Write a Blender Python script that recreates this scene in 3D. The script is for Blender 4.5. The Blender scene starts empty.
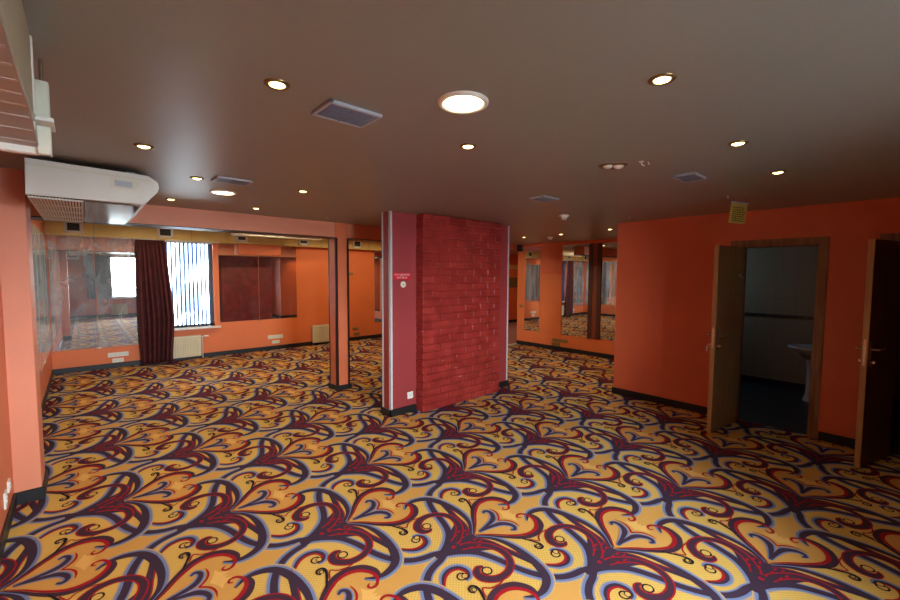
import bpy, bmesh, math, random
from mathutils import Vector, Matrix
random.seed(7)
SC = bpy.context.scene
COL = SC.collection
PI = math.pi

# ------------------------------------------------------------------ colours and materials
def lin(c):
    c = c / 255.0
    return c / 12.92 if c <= 0.04045 else ((c + 0.055) / 1.055) ** 2.4
def rgb(r, g, b, a=1.0):
    return (lin(r), lin(g), lin(b), a)

def new_mat(name):
    m = bpy.data.materials.new(name); m.use_nodes = True
    nt = m.node_tree
    return m, nt, nt.nodes['Principled BSDF']

def paint(name, col, rough=0.5, var=0.08, scale=3.0, bump=0.0, bscale=60.0, metallic=0.0, spec=0.5, coat=0.0):
    """plain surface with soft procedural variation"""
    m, nt, p = new_mat(name)
    N = nt.nodes; L = nt.links
    tc = N.new('ShaderNodeTexCoord')
    nz = N.new('ShaderNodeTexNoise'); nz.inputs['Scale'].default_value = scale; nz.inputs['Detail'].default_value = 4
    L.new(tc.outputs['Object'], nz.inputs['Vector'])
    mr = N.new('ShaderNodeMapRange')
    mr.inputs['From Min'].default_value = 0.3; mr.inputs['From Max'].default_value = 0.7
    mr.inputs['To Min'].default_value = 1 - var; mr.inputs['To Max'].default_value = 1 + var
    L.new(nz.outputs['Fac'], mr.inputs['Value'])
    mx = N.new('ShaderNodeVectorMath'); mx.operation = 'SCALE'
    mx.inputs[0].default_value = col[:3]
    L.new(mr.outputs['Result'], mx.inputs['Scale'])
    L.new(mx.outputs['Vector'], p.inputs['Base Color'])
    p.inputs['Roughness'].default_value = rough
    p.inputs['Metallic'].default_value = metallic
    p.inputs['Specular IOR Level'].default_value = spec
    p.inputs['Coat Weight'].default_value = coat
    if bump > 0:
        n2 = N.new('ShaderNodeTexNoise'); n2.inputs['Scale'].default_value = bscale
        L.new(tc.outputs['Object'], n2.inputs['Vector'])
        b = N.new('ShaderNodeBump'); b.inputs['Strength'].default_value = bump; b.inputs['Distance'].default_value = 0.004
        L.new(n2.outputs['Fac'], b.inputs['Height']); L.new(b.outputs['Normal'], p.inputs['Normal'])
    return m

def emit(name, col, strength):
    m, nt, p = new_mat(name)
    p.inputs['Base Color'].default_value = (0.9, 0.9, 0.85, 1)
    p.inputs['Emission Color'].default_value = (*col, 1)
    p.inputs['Emission Strength'].default_value = strength
    return m

def wood(name, a, b, rough=0.45):
    m, nt, p = new_mat(name); N = nt.nodes; L = nt.links
    tc = N.new('ShaderNodeTexCoord'); mp = N.new('ShaderNodeMapping')
    mp.inputs['Scale'].default_value = (14, 14, 0.9)
    L.new(tc.outputs['Object'], mp.inputs['Vector'])
    nz = N.new('ShaderNodeTexNoise'); nz.inputs['Scale'].default_value = 2.5; nz.inputs['Detail'].default_value = 6
    nz.inputs['Distortion'].default_value = 0.6
    L.new(mp.outputs['Vector'], nz.inputs['Vector'])
    cr = N.new('ShaderNodeValToRGB'); cr.color_ramp.elements[0].color = a; cr.color_ramp.elements[1].color = b
    cr.color_ramp.elements[0].position = 0.35; cr.color_ramp.elements[1].position = 0.68
    L.new(nz.outputs['Fac'], cr.inputs['Fac']); L.new(cr.outputs['Color'], p.inputs['Base Color'])
    p.inputs['Roughness'].default_value = rough
    return m

def mirror_mat(name, dust=0.06, streaks=0.1, sc=(5, 5, 1.6)):
    """silvered glass with a film of dusty wipe marks"""
    m, nt, p = new_mat(name); N = nt.nodes; L = nt.links
    p.inputs['Base Color'].default_value = (0.80, 0.82, 0.82, 1)
    p.inputs['Metallic'].default_value = 1.0; p.inputs['Roughness'].default_value = 0.015
    tc = N.new('ShaderNodeTexCoord'); mp = N.new('ShaderNodeMapping')
    mp.inputs['Scale'].default_value = sc
    L.new(tc.outputs['Object'], mp.inputs['Vector'])
    nz = N.new('ShaderNodeTexNoise'); nz.inputs['Scale'].default_value = 1.0; nz.inputs['Detail'].default_value = 6
    nz.inputs['Distortion'].default_value = .8
    L.new(mp.outputs['Vector'], nz.inputs['Vector'])
    mr = N.new('ShaderNodeMapRange'); mr.inputs['From Min'].default_value = 0.38; mr.inputs['From Max'].default_value = 0.78
    mr.inputs['To Min'].default_value = dust; mr.inputs['To Max'].default_value = dust + streaks
    L.new(nz.outputs['Fac'], mr.inputs['Value'])
    df = N.new('ShaderNodeBsdfDiffuse'); df.inputs['Color'].default_value = (0.64, 0.82, 1.0, 1)
    mx = N.new('ShaderNodeMixShader')
    L.new(mr.outputs['Result'], mx.inputs['Fac']); L.new(p.outputs['BSDF'], mx.inputs[1]); L.new(df.outputs['BSDF'], mx.inputs[2])
    L.new(mx.outputs['Shader'], N['Material Output'].inputs['Surface'])
    return m

def glass_mat(name):
    m, nt, p = new_mat(name); N = nt.nodes; L = nt.links
    N.remove(p)
    tr = N.new('ShaderNodeBsdfTransparent'); tr.inputs['Color'].default_value = (0.93, 0.96, 0.96, 1)
    gl = N.new('ShaderNodeBsdfGlossy'); gl.inputs['Roughness'].default_value = 0.01
    fr = N.new('ShaderNodeFresnel'); fr.inputs['IOR'].default_value = 1.45
    mx = N.new('ShaderNodeMixShader')
    L.new(fr.outputs['Fac'], mx.inputs['Fac']); L.new(tr.outputs['BSDF'], mx.inputs[1]); L.new(gl.outputs['BSDF'], mx.inputs[2])
    L.new(mx.outputs['Shader'], N['Material Output'].inputs['Surface'])
    return m

def cloth_translucent(name, col, tcol, mix=0.5):
    m, nt, p = new_mat(name); N = nt.nodes; L = nt.links
    N.remove(p)
    d = N.new('ShaderNodeBsdfDiffuse'); d.inputs['Color'].default_value = col
    t = N.new('ShaderNodeBsdfTranslucent'); t.inputs['Color'].default_value = tcol
    mx = N.new('ShaderNodeMixShader'); mx.inputs['Fac'].default_value = mix
    L.new(d.outputs['BSDF'], mx.inputs[1]); L.new(t.outputs['BSDF'], mx.inputs[2])
    L.new(mx.outputs['Shader'], N['Material Output'].inputs['Surface'])
    return m

def brick_mat(name):
    m, nt, p = new_mat(name); N = nt.nodes; L = nt.links
    tc = N.new('ShaderNodeTexCoord')
    nz = N.new('ShaderNodeTexNoise'); nz.inputs['Scale'].default_value = 5; nz.inputs['Detail'].default_value = 5
    L.new(tc.outputs['Object'], nz.inputs['Vector'])
    cr = N.new('ShaderNodeValToRGB'); cr.color_ramp.elements[0].color = rgb(134, 35, 30); cr.color_ramp.elements[1].color = rgb(160, 50, 44)
    cr.color_ramp.elements[0].position = 0.35; cr.color_ramp.elements[1].position = 0.65
    L.new(nz.outputs['Fac'], cr.inputs['Fac'])
    mp = N.new('ShaderNodeMapping'); mp.inputs['Scale'].default_value = (9, 9, 42)
    L.new(tc.outputs['Object'], mp.inputs['Vector'])
    n2 = N.new('ShaderNodeTexNoise'); n2.inputs['Scale'].default_value = 1.0; n2.inputs['Detail'].default_value = 2
    L.new(mp.outputs['Vector'], n2.inputs['Vector'])
    mr = N.new('ShaderNodeMapRange'); mr.inputs['From Min'].default_value = 0.72; mr.inputs['From Max'].default_value = 0.76
    L.new(n2.outputs['Fac'], mr.inputs['Value'])
    mx = N.new('ShaderNodeMix'); mx.data_type = 'RGBA'
    L.new(mr.outputs['Result'], mx.inputs['Factor']); L.new(cr.outputs['Color'], mx.inputs['A'])
    mx.inputs['B'].default_value = rgb(210, 160, 150)
    L.new(mx.outputs['Result'], p.inputs['Base Color'])
    p.inputs['Roughness'].default_value = 0.42
    n3 = N.new('ShaderNodeTexNoise'); n3.inputs['Scale'].default_value = 35; n3.inputs['Detail'].default_value = 4
    L.new(tc.outputs['Object'], n3.inputs['Vector'])
    b = N.new('ShaderNodeBump'); b.inputs['Strength'].default_value = 0.25; b.inputs['Distance'].default_value = 0.004
    L.new(n3.outputs['Fac'], b.inputs['Height']); L.new(b.outputs['Normal'], p.inputs['Normal'])
    return m

def tile_mat(name, col, grout, w, h, rough=0.3, vert=False):
    m, nt, p = new_mat(name); N = nt.nodes; L = nt.links
    tc = N.new('ShaderNodeTexCoord'); mp = N.new('ShaderNodeMapping')
    if vert: mp.inputs['Rotation'].default_value = (0, 0, 0)
    sep = N.new('ShaderNodeSeparateXYZ'); cmb = N.new('ShaderNodeCombineXYZ'); ad = N.new('ShaderNodeMath'); ad.operation = 'ADD'
    L.new(tc.outputs['Object'], sep.inputs[0])
    if vert:
        L.new(sep.outputs['X'], ad.inputs[0]); L.new(sep.outputs['Y'], ad.inputs[1])
        L.new(ad.outputs[0], cmb.inputs['X']); L.new(sep.outputs['Z'], cmb.inputs['Y'])
    else:
        L.new(sep.outputs['X'], cmb.inputs['X']); L.new(sep.outputs['Y'], cmb.inputs['Y'])
    bk = N.new('ShaderNodeTexBrick'); bk.offset = 0.0
    bk.inputs['Color1'].default_value = col; bk.inputs['Color2'].default_value = col; bk.inputs['Mortar'].default_value = grout
    bk.inputs['Scale'].default_value = 1.0; bk.inputs['Mortar Size'].default_value = 0.004
    bk.inputs['Brick Width'].default_value = w; bk.inputs['Row Height'].default_value = h
    L.new(cmb.outputs[0], bk.inputs['Vector']); L.new(bk.outputs['Color'], p.inputs['Base Color'])
    p.inputs['Roughness'].default_value = rough
    return m

M = {}
M['wall'] = paint('salmon_orange_wall_paint', rgb(216, 120, 84), 0.5, 0.05, 2.0, 0.15, 90)
M['wall_r'] = paint('deep_orange_wall_paint', rgb(216, 102, 62), 0.55, 0.05, 2.0, 0.15, 90)
M['wall_b'] = paint('bright_orange_wall_paint', rgb(224, 120, 68), 0.55, 0.05, 2.0, 0.15, 90)
M['pilpaint'] = paint('pale_salmon_paint', rgb(218, 134, 102), 0.5, 0.05, 2.0, 0.12, 90)
M['redwall'] = paint('raspberry_red_paint', rgb(150, 56, 58), 0.42, 0.05, 2.0, 0.1, 90)
M['sheen'] = paint('brownish_satin_ceiling', rgb(143, 144, 138), 0.36, 0.03, 0.7, 0.0, spec=0.45)
M['hiceil'] = paint('upper_ceiling_paint', rgb(150, 130, 112), 0.6)
M['brick'] = brick_mat('red_painted_brick')
M['black'] = paint('black_plinth', rgb(22, 22, 26), 0.45, 0.2, 5)
M['darkedge'] = paint('dark_brown_edge_strip', rgb(50, 22, 20), 0.35)
M['columnside'] = paint('salmon_column_paint', rgb(212, 112, 70), 0.5)
M['alu'] = paint('brushed_aluminium', rgb(222, 222, 226), 0.35, 0.04, 20, metallic=0.25)
M['white'] = paint('white_plastic', rgb(226, 226, 218), 0.4, 0.03)
M['whiteold'] = paint('aged_white_plastic', rgb(218, 218, 200), 0.4, 0.05)
M['beige'] = paint('beige_sheet_metal', rgb(176, 166, 140), 0.5, 0.06)
M['duct'] = paint('yellow_beige_duct_paint', rgb(220, 194, 118), 0.5, 0.08, 3)
M['pinkrib'] = paint('pinkish_ribbed_panel', rgb(160, 150, 142), 0.5, 0.08)
M['pinkrib2'] = paint('pale_rib', rgb(178, 168, 160), 0.5, 0.08)
M['grillgrey'] = paint('blue_grey_vent_paint', rgb(104, 116, 138), 0.45)
M['ventdark'] = paint('dark_vent_opening', rgb(38, 36, 34), 0.7)
M['ventlight'] = paint('pale_vent_rim', rgb(170, 178, 190), 0.4)
M['ring'] = paint('bronze_light_ring', rgb(120, 98, 62), 0.3, metallic=0.7)
M['bulb'] = emit('warm_halogen_glow', (1.0, 0.78, 0.30), 9)
M['bigbulb'] = emit('warm_diffuser_glow', (1.0, 0.86, 0.52), 12)
M['curtain'] = paint('dark_maroon_velvet', rgb(78, 24, 30), 0.8, 0.3, 9, 0.1, 200)
M['curtain2'] = paint('slate_blue_curtain', rgb(124, 132, 156), 0.8, 0.2, 9)
M['slat'] = cloth_translucent('blue_grey_blind_fabric', rgb(50, 60, 84), rgb(150, 170, 205), 0.28)
M['radiator'] = paint('cream_radiator_enamel', rgb(216, 208, 178), 0.35)
M['mirror'] = mirror_mat('dusty_mirror', 0.14, 0.26, (3.2, 3.2, 1.8))
M['mirror_left'] = mirror_mat('streaky_dusty_mirror', 0.14, 0.36, (5, 5, .5))
M['mirror_clean'] = mirror_mat('clean_mirror', 0.01, 0.03)
M['mirrorback'] = paint('mirror_edge', rgb(150, 162, 155), 0.4)
M['glass'] = glass_mat('window_glass')
M['winframe'] = paint('window_frame_dark', rgb(60, 62, 68), 0.4)
M['sill'] = paint('white_sill', rgb(232, 230, 226), 0.35)
M['woodedge'] = wood('light_oak_edge', rgb(168, 126, 78), rgb(192, 150, 98))
M['doorwood'] = wood('oak_door_veneer', rgb(140, 108, 70), rgb(168, 134, 92))
M['doordark'] = wood('walnut_door_veneer', rgb(70, 52, 44), rgb(92, 68, 56))
M['frame'] = wood('door_frame_wood', rgb(112, 74, 42), rgb(150, 104, 62))
M['browncol'] = wood('brown_wood_boards', rgb(112, 52, 32), rgb(142, 68, 42))
M['darkboard'] = wood('dark_brown_boards', rgb(66, 30, 24), rgb(84, 38, 28))
M['chrome'] = paint('satin_chrome', rgb(200, 198, 190), 0.25, 0.03, metallic=1.0)
M['brass'] = paint('dull_brass', rgb(150, 128, 80), 0.4, 0.05, metallic=0.4)
M['ceramic'] = paint('white_ceramic', rgb(215, 210, 198), 0.2, 0.02, coat=0.3)
M['wctile'] = tile_mat('olive_wall_tile', rgb(150, 138, 108), rgb(136, 124, 98), 0.25, 0.2, 0.35, True)
M['wcfloor'] = tile_mat('dark_floor_tile', rgb(52, 56, 58), rgb(34, 36, 38), 0.3, 0.3, 0.4)
M['hallfloor'] = tile_mat('pinkish_grey_hall_tile', rgb(150, 120, 122), rgb(120, 98, 100), 0.4, 0.4, 0.3)
M['wcdado'] = paint('dark_border_tile', rgb(62, 58, 52), 0.3, 0.5, 25)
M['signyellow'] = paint('yellow_card', rgb(190, 172, 62), 0.5)
M['ink'] = paint('dark_ink', rgb(52, 46, 20), 0.6)
M['signred'] = paint('red_sign_plate', rgb(205, 22, 46), 0.35)
M['signwhite'] = paint('white_lettering', rgb(240, 226, 220), 0.5)
M['outglossy'] = paint('glossy_grey_outlet', rgb(120, 108, 104), 0.12, 0.03, metallic=0.6)
M['facade'] = paint('distant_white_facade', rgb(120, 124, 130), 0.7)
M['facadeblue'] = paint('distant_blue_panel', rgb(30, 52, 96), 0.6)
M['asphalt'] = paint('outdoor_paving', rgb(128, 128, 126), 0.8)
M['greenbox'] = paint('dark_green_grey_plastic', rgb(46, 52, 48), 0.5)
M['olive'] = paint('olive_panel', rgb(120, 104, 60), 0.5)
M['bulboff'] = paint('unlit_frosted_bulb', rgb(225, 222, 215), 0.3)

# ------------------------------------------------------------------ mesh helpers
def BM(): return bmesh.new()

def box(bm, x0, y0, z0, x1, y1, z1, bev=0.0, seg=1):
    if x1 < x0: x0, x1 = x1, x0
    if y1 < y0: y0, y1 = y1, y0
    if z1 < z0: z0, z1 = z1, z0
    r = bmesh.ops.create_cube(bm, size=1.0)
    vs = r['verts']
    for v in vs:
        v.co = Vector((x0 + (v.co.x + .5) * (x1 - x0), y0 + (v.co.y + .5) * (y1 - y0), z0 + (v.co.z + .5) * (z1 - z0)))
    if bev > 0:
        es = list({e for v in vs for e in v.link_edges})
        bmesh.ops.bevel(bm, geom=es, offset=bev, segments=seg, affect='EDGES', profile=0.5)
    return bm

def frame_basis(d):
    d = d.normalized()
    a = Vector((0, 0, 1)) if abs(d.z) < 0.9 else Vector((1, 0, 0))
    u = d.cross(a).normalized(); v = d.cross(u).normalized()
    return u, v

def tube(bm, pts, r, n=10, cap=True):
    pts = [Vector(p) for p in pts]
    rings = []
    for i, p in enumerate(pts):
        d = (pts[min(i + 1, len(pts) - 1)] - pts[max(i - 1, 0)])
        u, v = frame_basis(d)
        rr = r[i] if isinstance(r, (list, tuple)) else r
        rings.append([bm.verts.new(p + u * rr * math.cos(2 * PI * k / n) + v * rr * math.sin(2 * PI * k / n)) for k in range(n)])
    for a, b in zip(rings, rings[1:]):
        best = min(range(n), key=lambda s: sum((a[k].co - b[(k + s) % n].co).length for k in range(0, n, 3)))
        for k in range(n):
            bm.faces.new((a[k], a[(k + 1) % n], b[(k + 1 + best) % n], b[(k + best) % n]))
    if cap:
        bm.faces.new(rings[0]); bm.faces.new(rings[-1])
    bmesh.ops.recalc_face_normals(bm, faces=bm.faces)
    return bm

def lathe(bm, cx, cy, prof, n=28, axis='z', cz=0):
    """prof: list of (radius, height) round an axis through (cx, cy, cz)"""
    rings = []
    for r, h in prof:
        ring = []
        if r < 1e-6:
            ring = None
        rr = max(r, 1e-5)
        pts = []
        for k in range(n):
            a = 2 * PI * k / n
            if axis == 'z': co = (cx + rr * math.cos(a), cy + rr * math.sin(a), cz + h)
            elif axis == 'y': co = (cx + rr * math.cos(a), cy + h, cz + rr * math.sin(a))
            else: co = (cx + h, cy + rr * math.cos(a), cz + rr * math.sin(a))
            pts.append(co)
        if ring is None:
            c = Vector((0, 0, 0))
            for p in pts: c += Vector(p)
            rings.append([bm.verts.new(c / n)])
        else:
            rings.append([bm.verts.new(p) for p in pts])
    for a, b in zip(rings, rings[1:]):
        if len(a) == 1 and len(b) == 1: continue
        for k in range(n):
            if len(a) == 1: bm.faces.new((a[0], b[(k + 1) % n], b[k]))
            elif len(b) == 1: bm.faces.new((a[k], a[(k + 1) % n], b[0]))
            else: bm.faces.new((a[k], a[(k + 1) % n], b[(k + 1) % n], b[k]))
    bmesh.ops.recalc_face_normals(bm, faces=bm.faces)
    return bm

def prism(bm, poly, axis, a0, a1):
    """extrude a 2D polygon along axis: 'y' takes (x,z), 'x' takes (y,z), 'z' takes (x,y)"""
    def P(p, a):
        if axis == 'y': return (p[0], a, p[1])
        if axis == 'x': return (a, p[0], p[1])
        return (p[0], p[1], a)
    A = [bm.verts.new(P(p, a0)) for p in poly]; B = [bm.verts.new(P(p, a1)) for p in poly]
    n = len(poly)
    bm.faces.new(A); bm.faces.new(B)
    for k in range(n): bm.faces.new((A[k], A[(k + 1) % n], B[(k + 1) % n], B[k]))
    bmesh.ops.recalc_face_normals(bm, faces=bm.faces)
    return bm

def obj(name, bm, mat, parent=None, origin=None, smooth=False, label=None):
    """link the bmesh as ONE object; with a parent the mesh is stored relative to the parent"""
    o0 = Vector(origin) if origin is not None else (parent['_o'] if parent is not None and '_o' in parent else Vector((0, 0, 0)))
    o0 = Vector(o0)
    me = bpy.data.meshes.new(name)
    for v in bm.verts: v.co = v.co - o0
    bm.to_mesh(me); bm.free()
    me.materials.append(mat)
    if smooth:
        for p in me.polygons: p.use_smooth = True
    o = bpy.data.objects.new(name, me); COL.objects.link(o)
    if parent is not None:
        o.parent = parent
        if origin is not None: o.location = o0 - Vector(parent['_o'])
        o['_o'] = o0
    else:
        o.location = o0
        o['_o'] = o0
    if label: o['label'] = label
    return o

def thing(name, label, cat, loc=(0, 0, 0), group=None, kind=None):
    o = bpy.data.objects.new(name, None); COL.objects.link(o)
    o.empty_display_size = 0.05
    o.location = loc; o['_o'] = Vector(loc)
    if label: o['label'] = label
    if cat: o['category'] = cat
    if group: o['group'] = group
    if kind: o['kind'] = kind
    return o

def tag(o, label, cat, group=None):
    o['label'] = label; o['category'] = cat
    if group: o['group'] = group
    return o

def struct(name, bm, mat, origin=None, label=None, cat=None):
    o = obj(name, bm, mat, None, origin)
    o['kind'] = 'structure'
    if label: o['label'] = label
    if cat: o['category'] = cat
    return o

def dup(root, loc, label, rotz=None, group=None):
    r = root.copy(); COL.objects.link(r); r.location = loc; r['_o'] = Vector(loc)
    if rotz is not None: r.rotation_euler = (0, 0, rotz)
    r['label'] = label
    if group: r['group'] = group
    for ch in list(root.children):
        c = ch.copy(); COL.objects.link(c); c.parent = r
        for g in list(ch.children):
            d = g.copy(); COL.objects.link(d); d.parent = c
    return r

# ------------------------------------------------------------------ the setting
CZ = 2.51       # ceiling height
HZ = 2.712       # higher ceiling of the back bay
TOP = 2.86
XL, XR, YB, YF, XF, YR = -0.45, 5.82, 9.70, -2.0, 8.20, 2.83
YN = 6.57       # end of the far mirrored wall
FY = 5.64       # front of the dropped beam

# ---- carpet: the woven motif as flat coloured pile, one mesh
cr_verts, cr_faces, cr_cols = [], [], []
YEL = rgb(210, 172, 90); ORG = rgb(206, 155, 82); PUR = rgb(64, 49, 66); PUR2 = rgb(70, 46, 60)
RED = rgb(160, 30, 40); BLU = rgb(112, 130, 174); DRK = rgb(40, 30, 40); PALE = rgb(224, 176, 100)
def wv(c, a): return (c[0], c[1], c[2], a)
PLAIN = 0.25
def catmull(pts, sub):
    out = []
    n = len(pts)
    for i in range(n - 1):
        p0 = pts[max(i - 1, 0)]; p1 = pts[i]; p2 = pts[i + 1]; p3 = pts[min(i + 2, n - 1)]
        for s in range(sub):
            t = s / sub
            out.append(tuple(0.5 * ((2 * b) + (-a + c) * t + (2 * a - 5 * b + 4 * c - d) * t * t + (-a + 3 * b - 3 * c + d) * t ** 3)
                             for a, b, c, d in zip(p0, p1, p2, p3)))
    out.append(tuple(pts[-1]))
    return out
def widths(ws, n):
    out = []
    for i in range(n):
        t = i / (n - 1) * (len(ws) - 1); k = min(int(t), len(ws) - 2); f = t - k
        out.append(ws[k] * (1 - f) + ws[k + 1] * f)
    return out
MOT = []      # list of (layer, [(poly pts (4), colours (4))])
def normals(line):
    ns = []
    for i in range(len(line)):
        a = line[max(i - 1, 0)]; b = line[min(i + 1, len(line) - 1)]
        dx, dy = b[0] - a[0], b[1] - a[1]; l = math.hypot(dx, dy) or 1
        ns.append((-dy / l, dx / l))
    return ns
def strip(layer, pts, ws, col, sub=4, off=None, col2=None):
    """band along a line; off = (a,b) puts its two edges at those multiples/offsets instead of +-w/2"""
    line = catmull(pts, sub); n = len(line); w = widths(ws, n); ns = normals(line)
    A, B = [], []
    for i in range(n):
        if off is None: a, b = w[i] / 2, -w[i] / 2
        else: a, b = off(w[i])
        A.append((line[i][0] + ns[i][0] * a, line[i][1] + ns[i][1] * a))
        B.append((line[i][0] + ns[i][0] * b, line[i][1] + ns[i][1] * b))
    c2 = col2 or col
    q = [((A[i], A[i + 1], B[i + 1], B[i]), (col, col, c2, c2)) for i in range(n - 1)]
    MOT.append((layer, q))
def halo(layer, pts, ws, side, ext=0.036, sub=4, fade=YEL, fa=1.0):
    s = side
    strip(layer, pts, ws, wv(BLU, 0.4), sub, off=lambda w: (s * w * 0.4, s * (w / 2 + ext * 0.45)), col2=wv(BLU, 0.4))
    strip(layer, pts, ws, wv(BLU, 0.4), sub, off=lambda w: (s * (w / 2 + ext * 0.42), s * (w / 2 + ext * min(1, w / 0.03))), col2=wv(fade, fa))
def poly(layer, pts, col):
    MOT.append((layer, [(tuple(pts), tuple([col] * len(pts)))]))
def ring(layer, c, r, w, col=DRK, fill=YEL):
    n = 14
    pts = [(c[0] + r * math.cos(2 * PI * k / n), c[1] + r * math.sin(2 * PI * k / n)) for k in range(n)]
    poly(layer, pts, wv(fill, 1.0))
    q = []
    for k in range(n):
        a0 = 2 * PI * k / n; a1 = 2 * PI * (k + 1) / n
        P = lambda a, rr: (c[0] + rr * math.cos(a), c[1] + rr * math.sin(a))
        q.append(((P(a0, r + w), P(a1, r + w), P(a1, r), P(a0, r)), tuple([wv(col, .3)] * 4)))
    MOT.append((layer + 1, q))
# (a along the motif axis, b to its right side = negative; mirrored afterwards)
P_ORG = [(0, 0), (.15, -.15), (.25, -.235), (.34, -.25), (.42, -.22), (.465, -.15), (.475, -.10), (.54, -.105), (.60, -.135), (.66, -.11), (.75, -.05), (.85, 0)]
S7 = [(-.33, -.002), (-.27, -.012), (-.19, -.055), (-.11, -.134), (-.06, -.25), (-.022, -.40), (.03, -.517), (.10, -.598), (.17, -.637), (.24, -.655), (.30, -.675)]
W7 = [.024, .042, .046, .044, .042, .042, .042, .042, .042, .042, .034]
S4 = [(-.012, -.015), (.073, -.122), (.105, -.251), (.097, -.389), (.068, -.497), (.023, -.564), (-.054, -.597), (-.123, -.59), (-.176, -.551)]
W4 = [.010, .028, .040, .050, .054, .050, .040, .026, .004]
S5 = [(-.15, -.03), (-.093, -.058), (-.012, -.130), (.02, -.235), (-.012, -.325), (-.091, -.374), (-.18, -.368), (-.238, -.312), (-.236, -.258), (-.198, -.234), (-.168, -.246)]
W5 = [.046, .042, .036, .034, .032, .034, .040, .046, .036, .018, .006]
S6 = [(-.04, -.03), (.02, -.12), (.045, -.24), (.066, -.334), (.08, -.42), (.088, -.50)]
W6 = [.06, .05, .045, .04, .03, .01]
S8 = [(.085, -.43), (.133, -.498), (.18, -.542), (.235, -.556), (.285, -.535), (.304, -.487), (.284, -.447), (.25, -.437)]
W8 = [.004, .016, .028, .034, .036, .030, .022, .008]
SH = [(.0, -.004), (.082, -.084), (.148, -.162), (.245, -.246), (.338, -.263), (.427, -.23), (.473, -.165), (.474, -.112), (.446, -.072)]
WH = [.004, .016, .024, .034, .046, .05, .04, .026, .008]
SHR = [(.012, -.003), (.10, -.080), (.185, -.168), (.272, -.228), (.345, -.238), (.408, -.212), (.45, -.155), (.456, -.100), (.428, -.054), (.392, -.050), (.380, -.072), (.400, -.088)]
WHR = [.004, .012, .016, .02, .026, .026, .022, .02, .018, .014, .012, .006]
SL = [(.05, -.004), (.14, -.012), (.225, -.034), (.268, -.08), (.275, -.122), (.252, -.143), (.228, -.126)]
WL = [.004, .024, .036, .03, .024, .02, .008]
ST = [(.247, 0), (.282, -.028), (.305, -.064), (.312, -.105), (.306, -.145)]
S9 = [(.20, -.215), (.236, -.285), (.258, -.345), (.248, -.378), (.218, -.378), (.208, -.352), (.224, -.332)]
W9 = [.010, .014, .017, .016, .013, .011, .008]
SQ = [(.245, -.27), (.277, -.328), (.312, -.30), (.365, -.285), (.42, -.295)]
MOT.clear()
poly(1, P_ORG, wv(ORG, PLAIN))
# pale flame inside the bloom
poly(2, [(.30, 0), (.33, -.05), (.345, -.095), (.36, -.06), (.41, -.03), (.37, -.012), (.40, 0)], wv(PALE, PLAIN))
halo(3, S7, W7, -1, .028); halo(3, S7, W7, 1, .014)
strip(4, S7, W7, wv(PUR, .3))
halo(5, S8, W8, -1, .026)
strip(6, S8, W8, wv(PUR, .3))
strip(7, S8, [.004, .010, .014, .016, .014, .012, .008, .002], wv(RED, .3), off=lambda w: (1.15 * w + .003, .3 * w))
ring(8, (.252, -.472), .022, .010); ring(28, (.268, -.462), .015, .006)
halo(10, S4, W4, 1, .026)
poly(11, [(-.34, 0), (-.26, -.03), (-.17, -.075), (-.09, -.135), (-.03, -.17), (.025, -.235), (.035, -.19), (.018, -.125), (.004, -.05), (.0, -.004), (.0, 0)], wv(PUR, .3))
strip(12, S6, W6, wv(PUR, .3))
strip(13, S6, [.003, .007, .009, .009, .008, .003], wv(RED, .3), off=lambda w: (.024, .024 - w))
strip(14, S5, [w + .019 for w in W5[:-1]] + [.012], wv(RED, .3))
strip(15, S5, W5, wv(PUR2, .3))
ring(16, (-.178, -.286), .024, .010)
for (a, b, l) in [(-.03, -.036, .03), (-.075, -.030, .03), (-.13, -.012, .034), (-.10, -.075, .03), (-.055, -.095, .04), (-.185, -.006, .03), (-.012, -.07, .03)]:
    poly(18, [(a - l / 2, b + .004), (a - l * .1, b + .008), (a + l / 2, b + .001), (a + l * .35, b - .008), (a - l * .3, b - .007)], wv(RED, .3))
strip(19, S4, W4, wv(PUR, .3))
strip(20, SH, WH, wv(PUR2, .3))
strip(21, SHR, WHR, wv(RED, .3))
halo(22, SL, WL, 1, .015, fade=ORG, fa=PLAIN); halo(22, SL, WL, -1, .015, fade=ORG, fa=PLAIN)
strip(23, SL, WL, wv(PUR, .3))
strip(24, ST, [.012, .012, .012, .010, .003], wv(RED, .3))
strip(25, SQ, [.008, .010, .010, .010, .008], wv(RED, .3))
strip(26, S9, W9, wv(DRK, .3)); ring(27, (.234, -.352), .010, .006)

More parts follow.
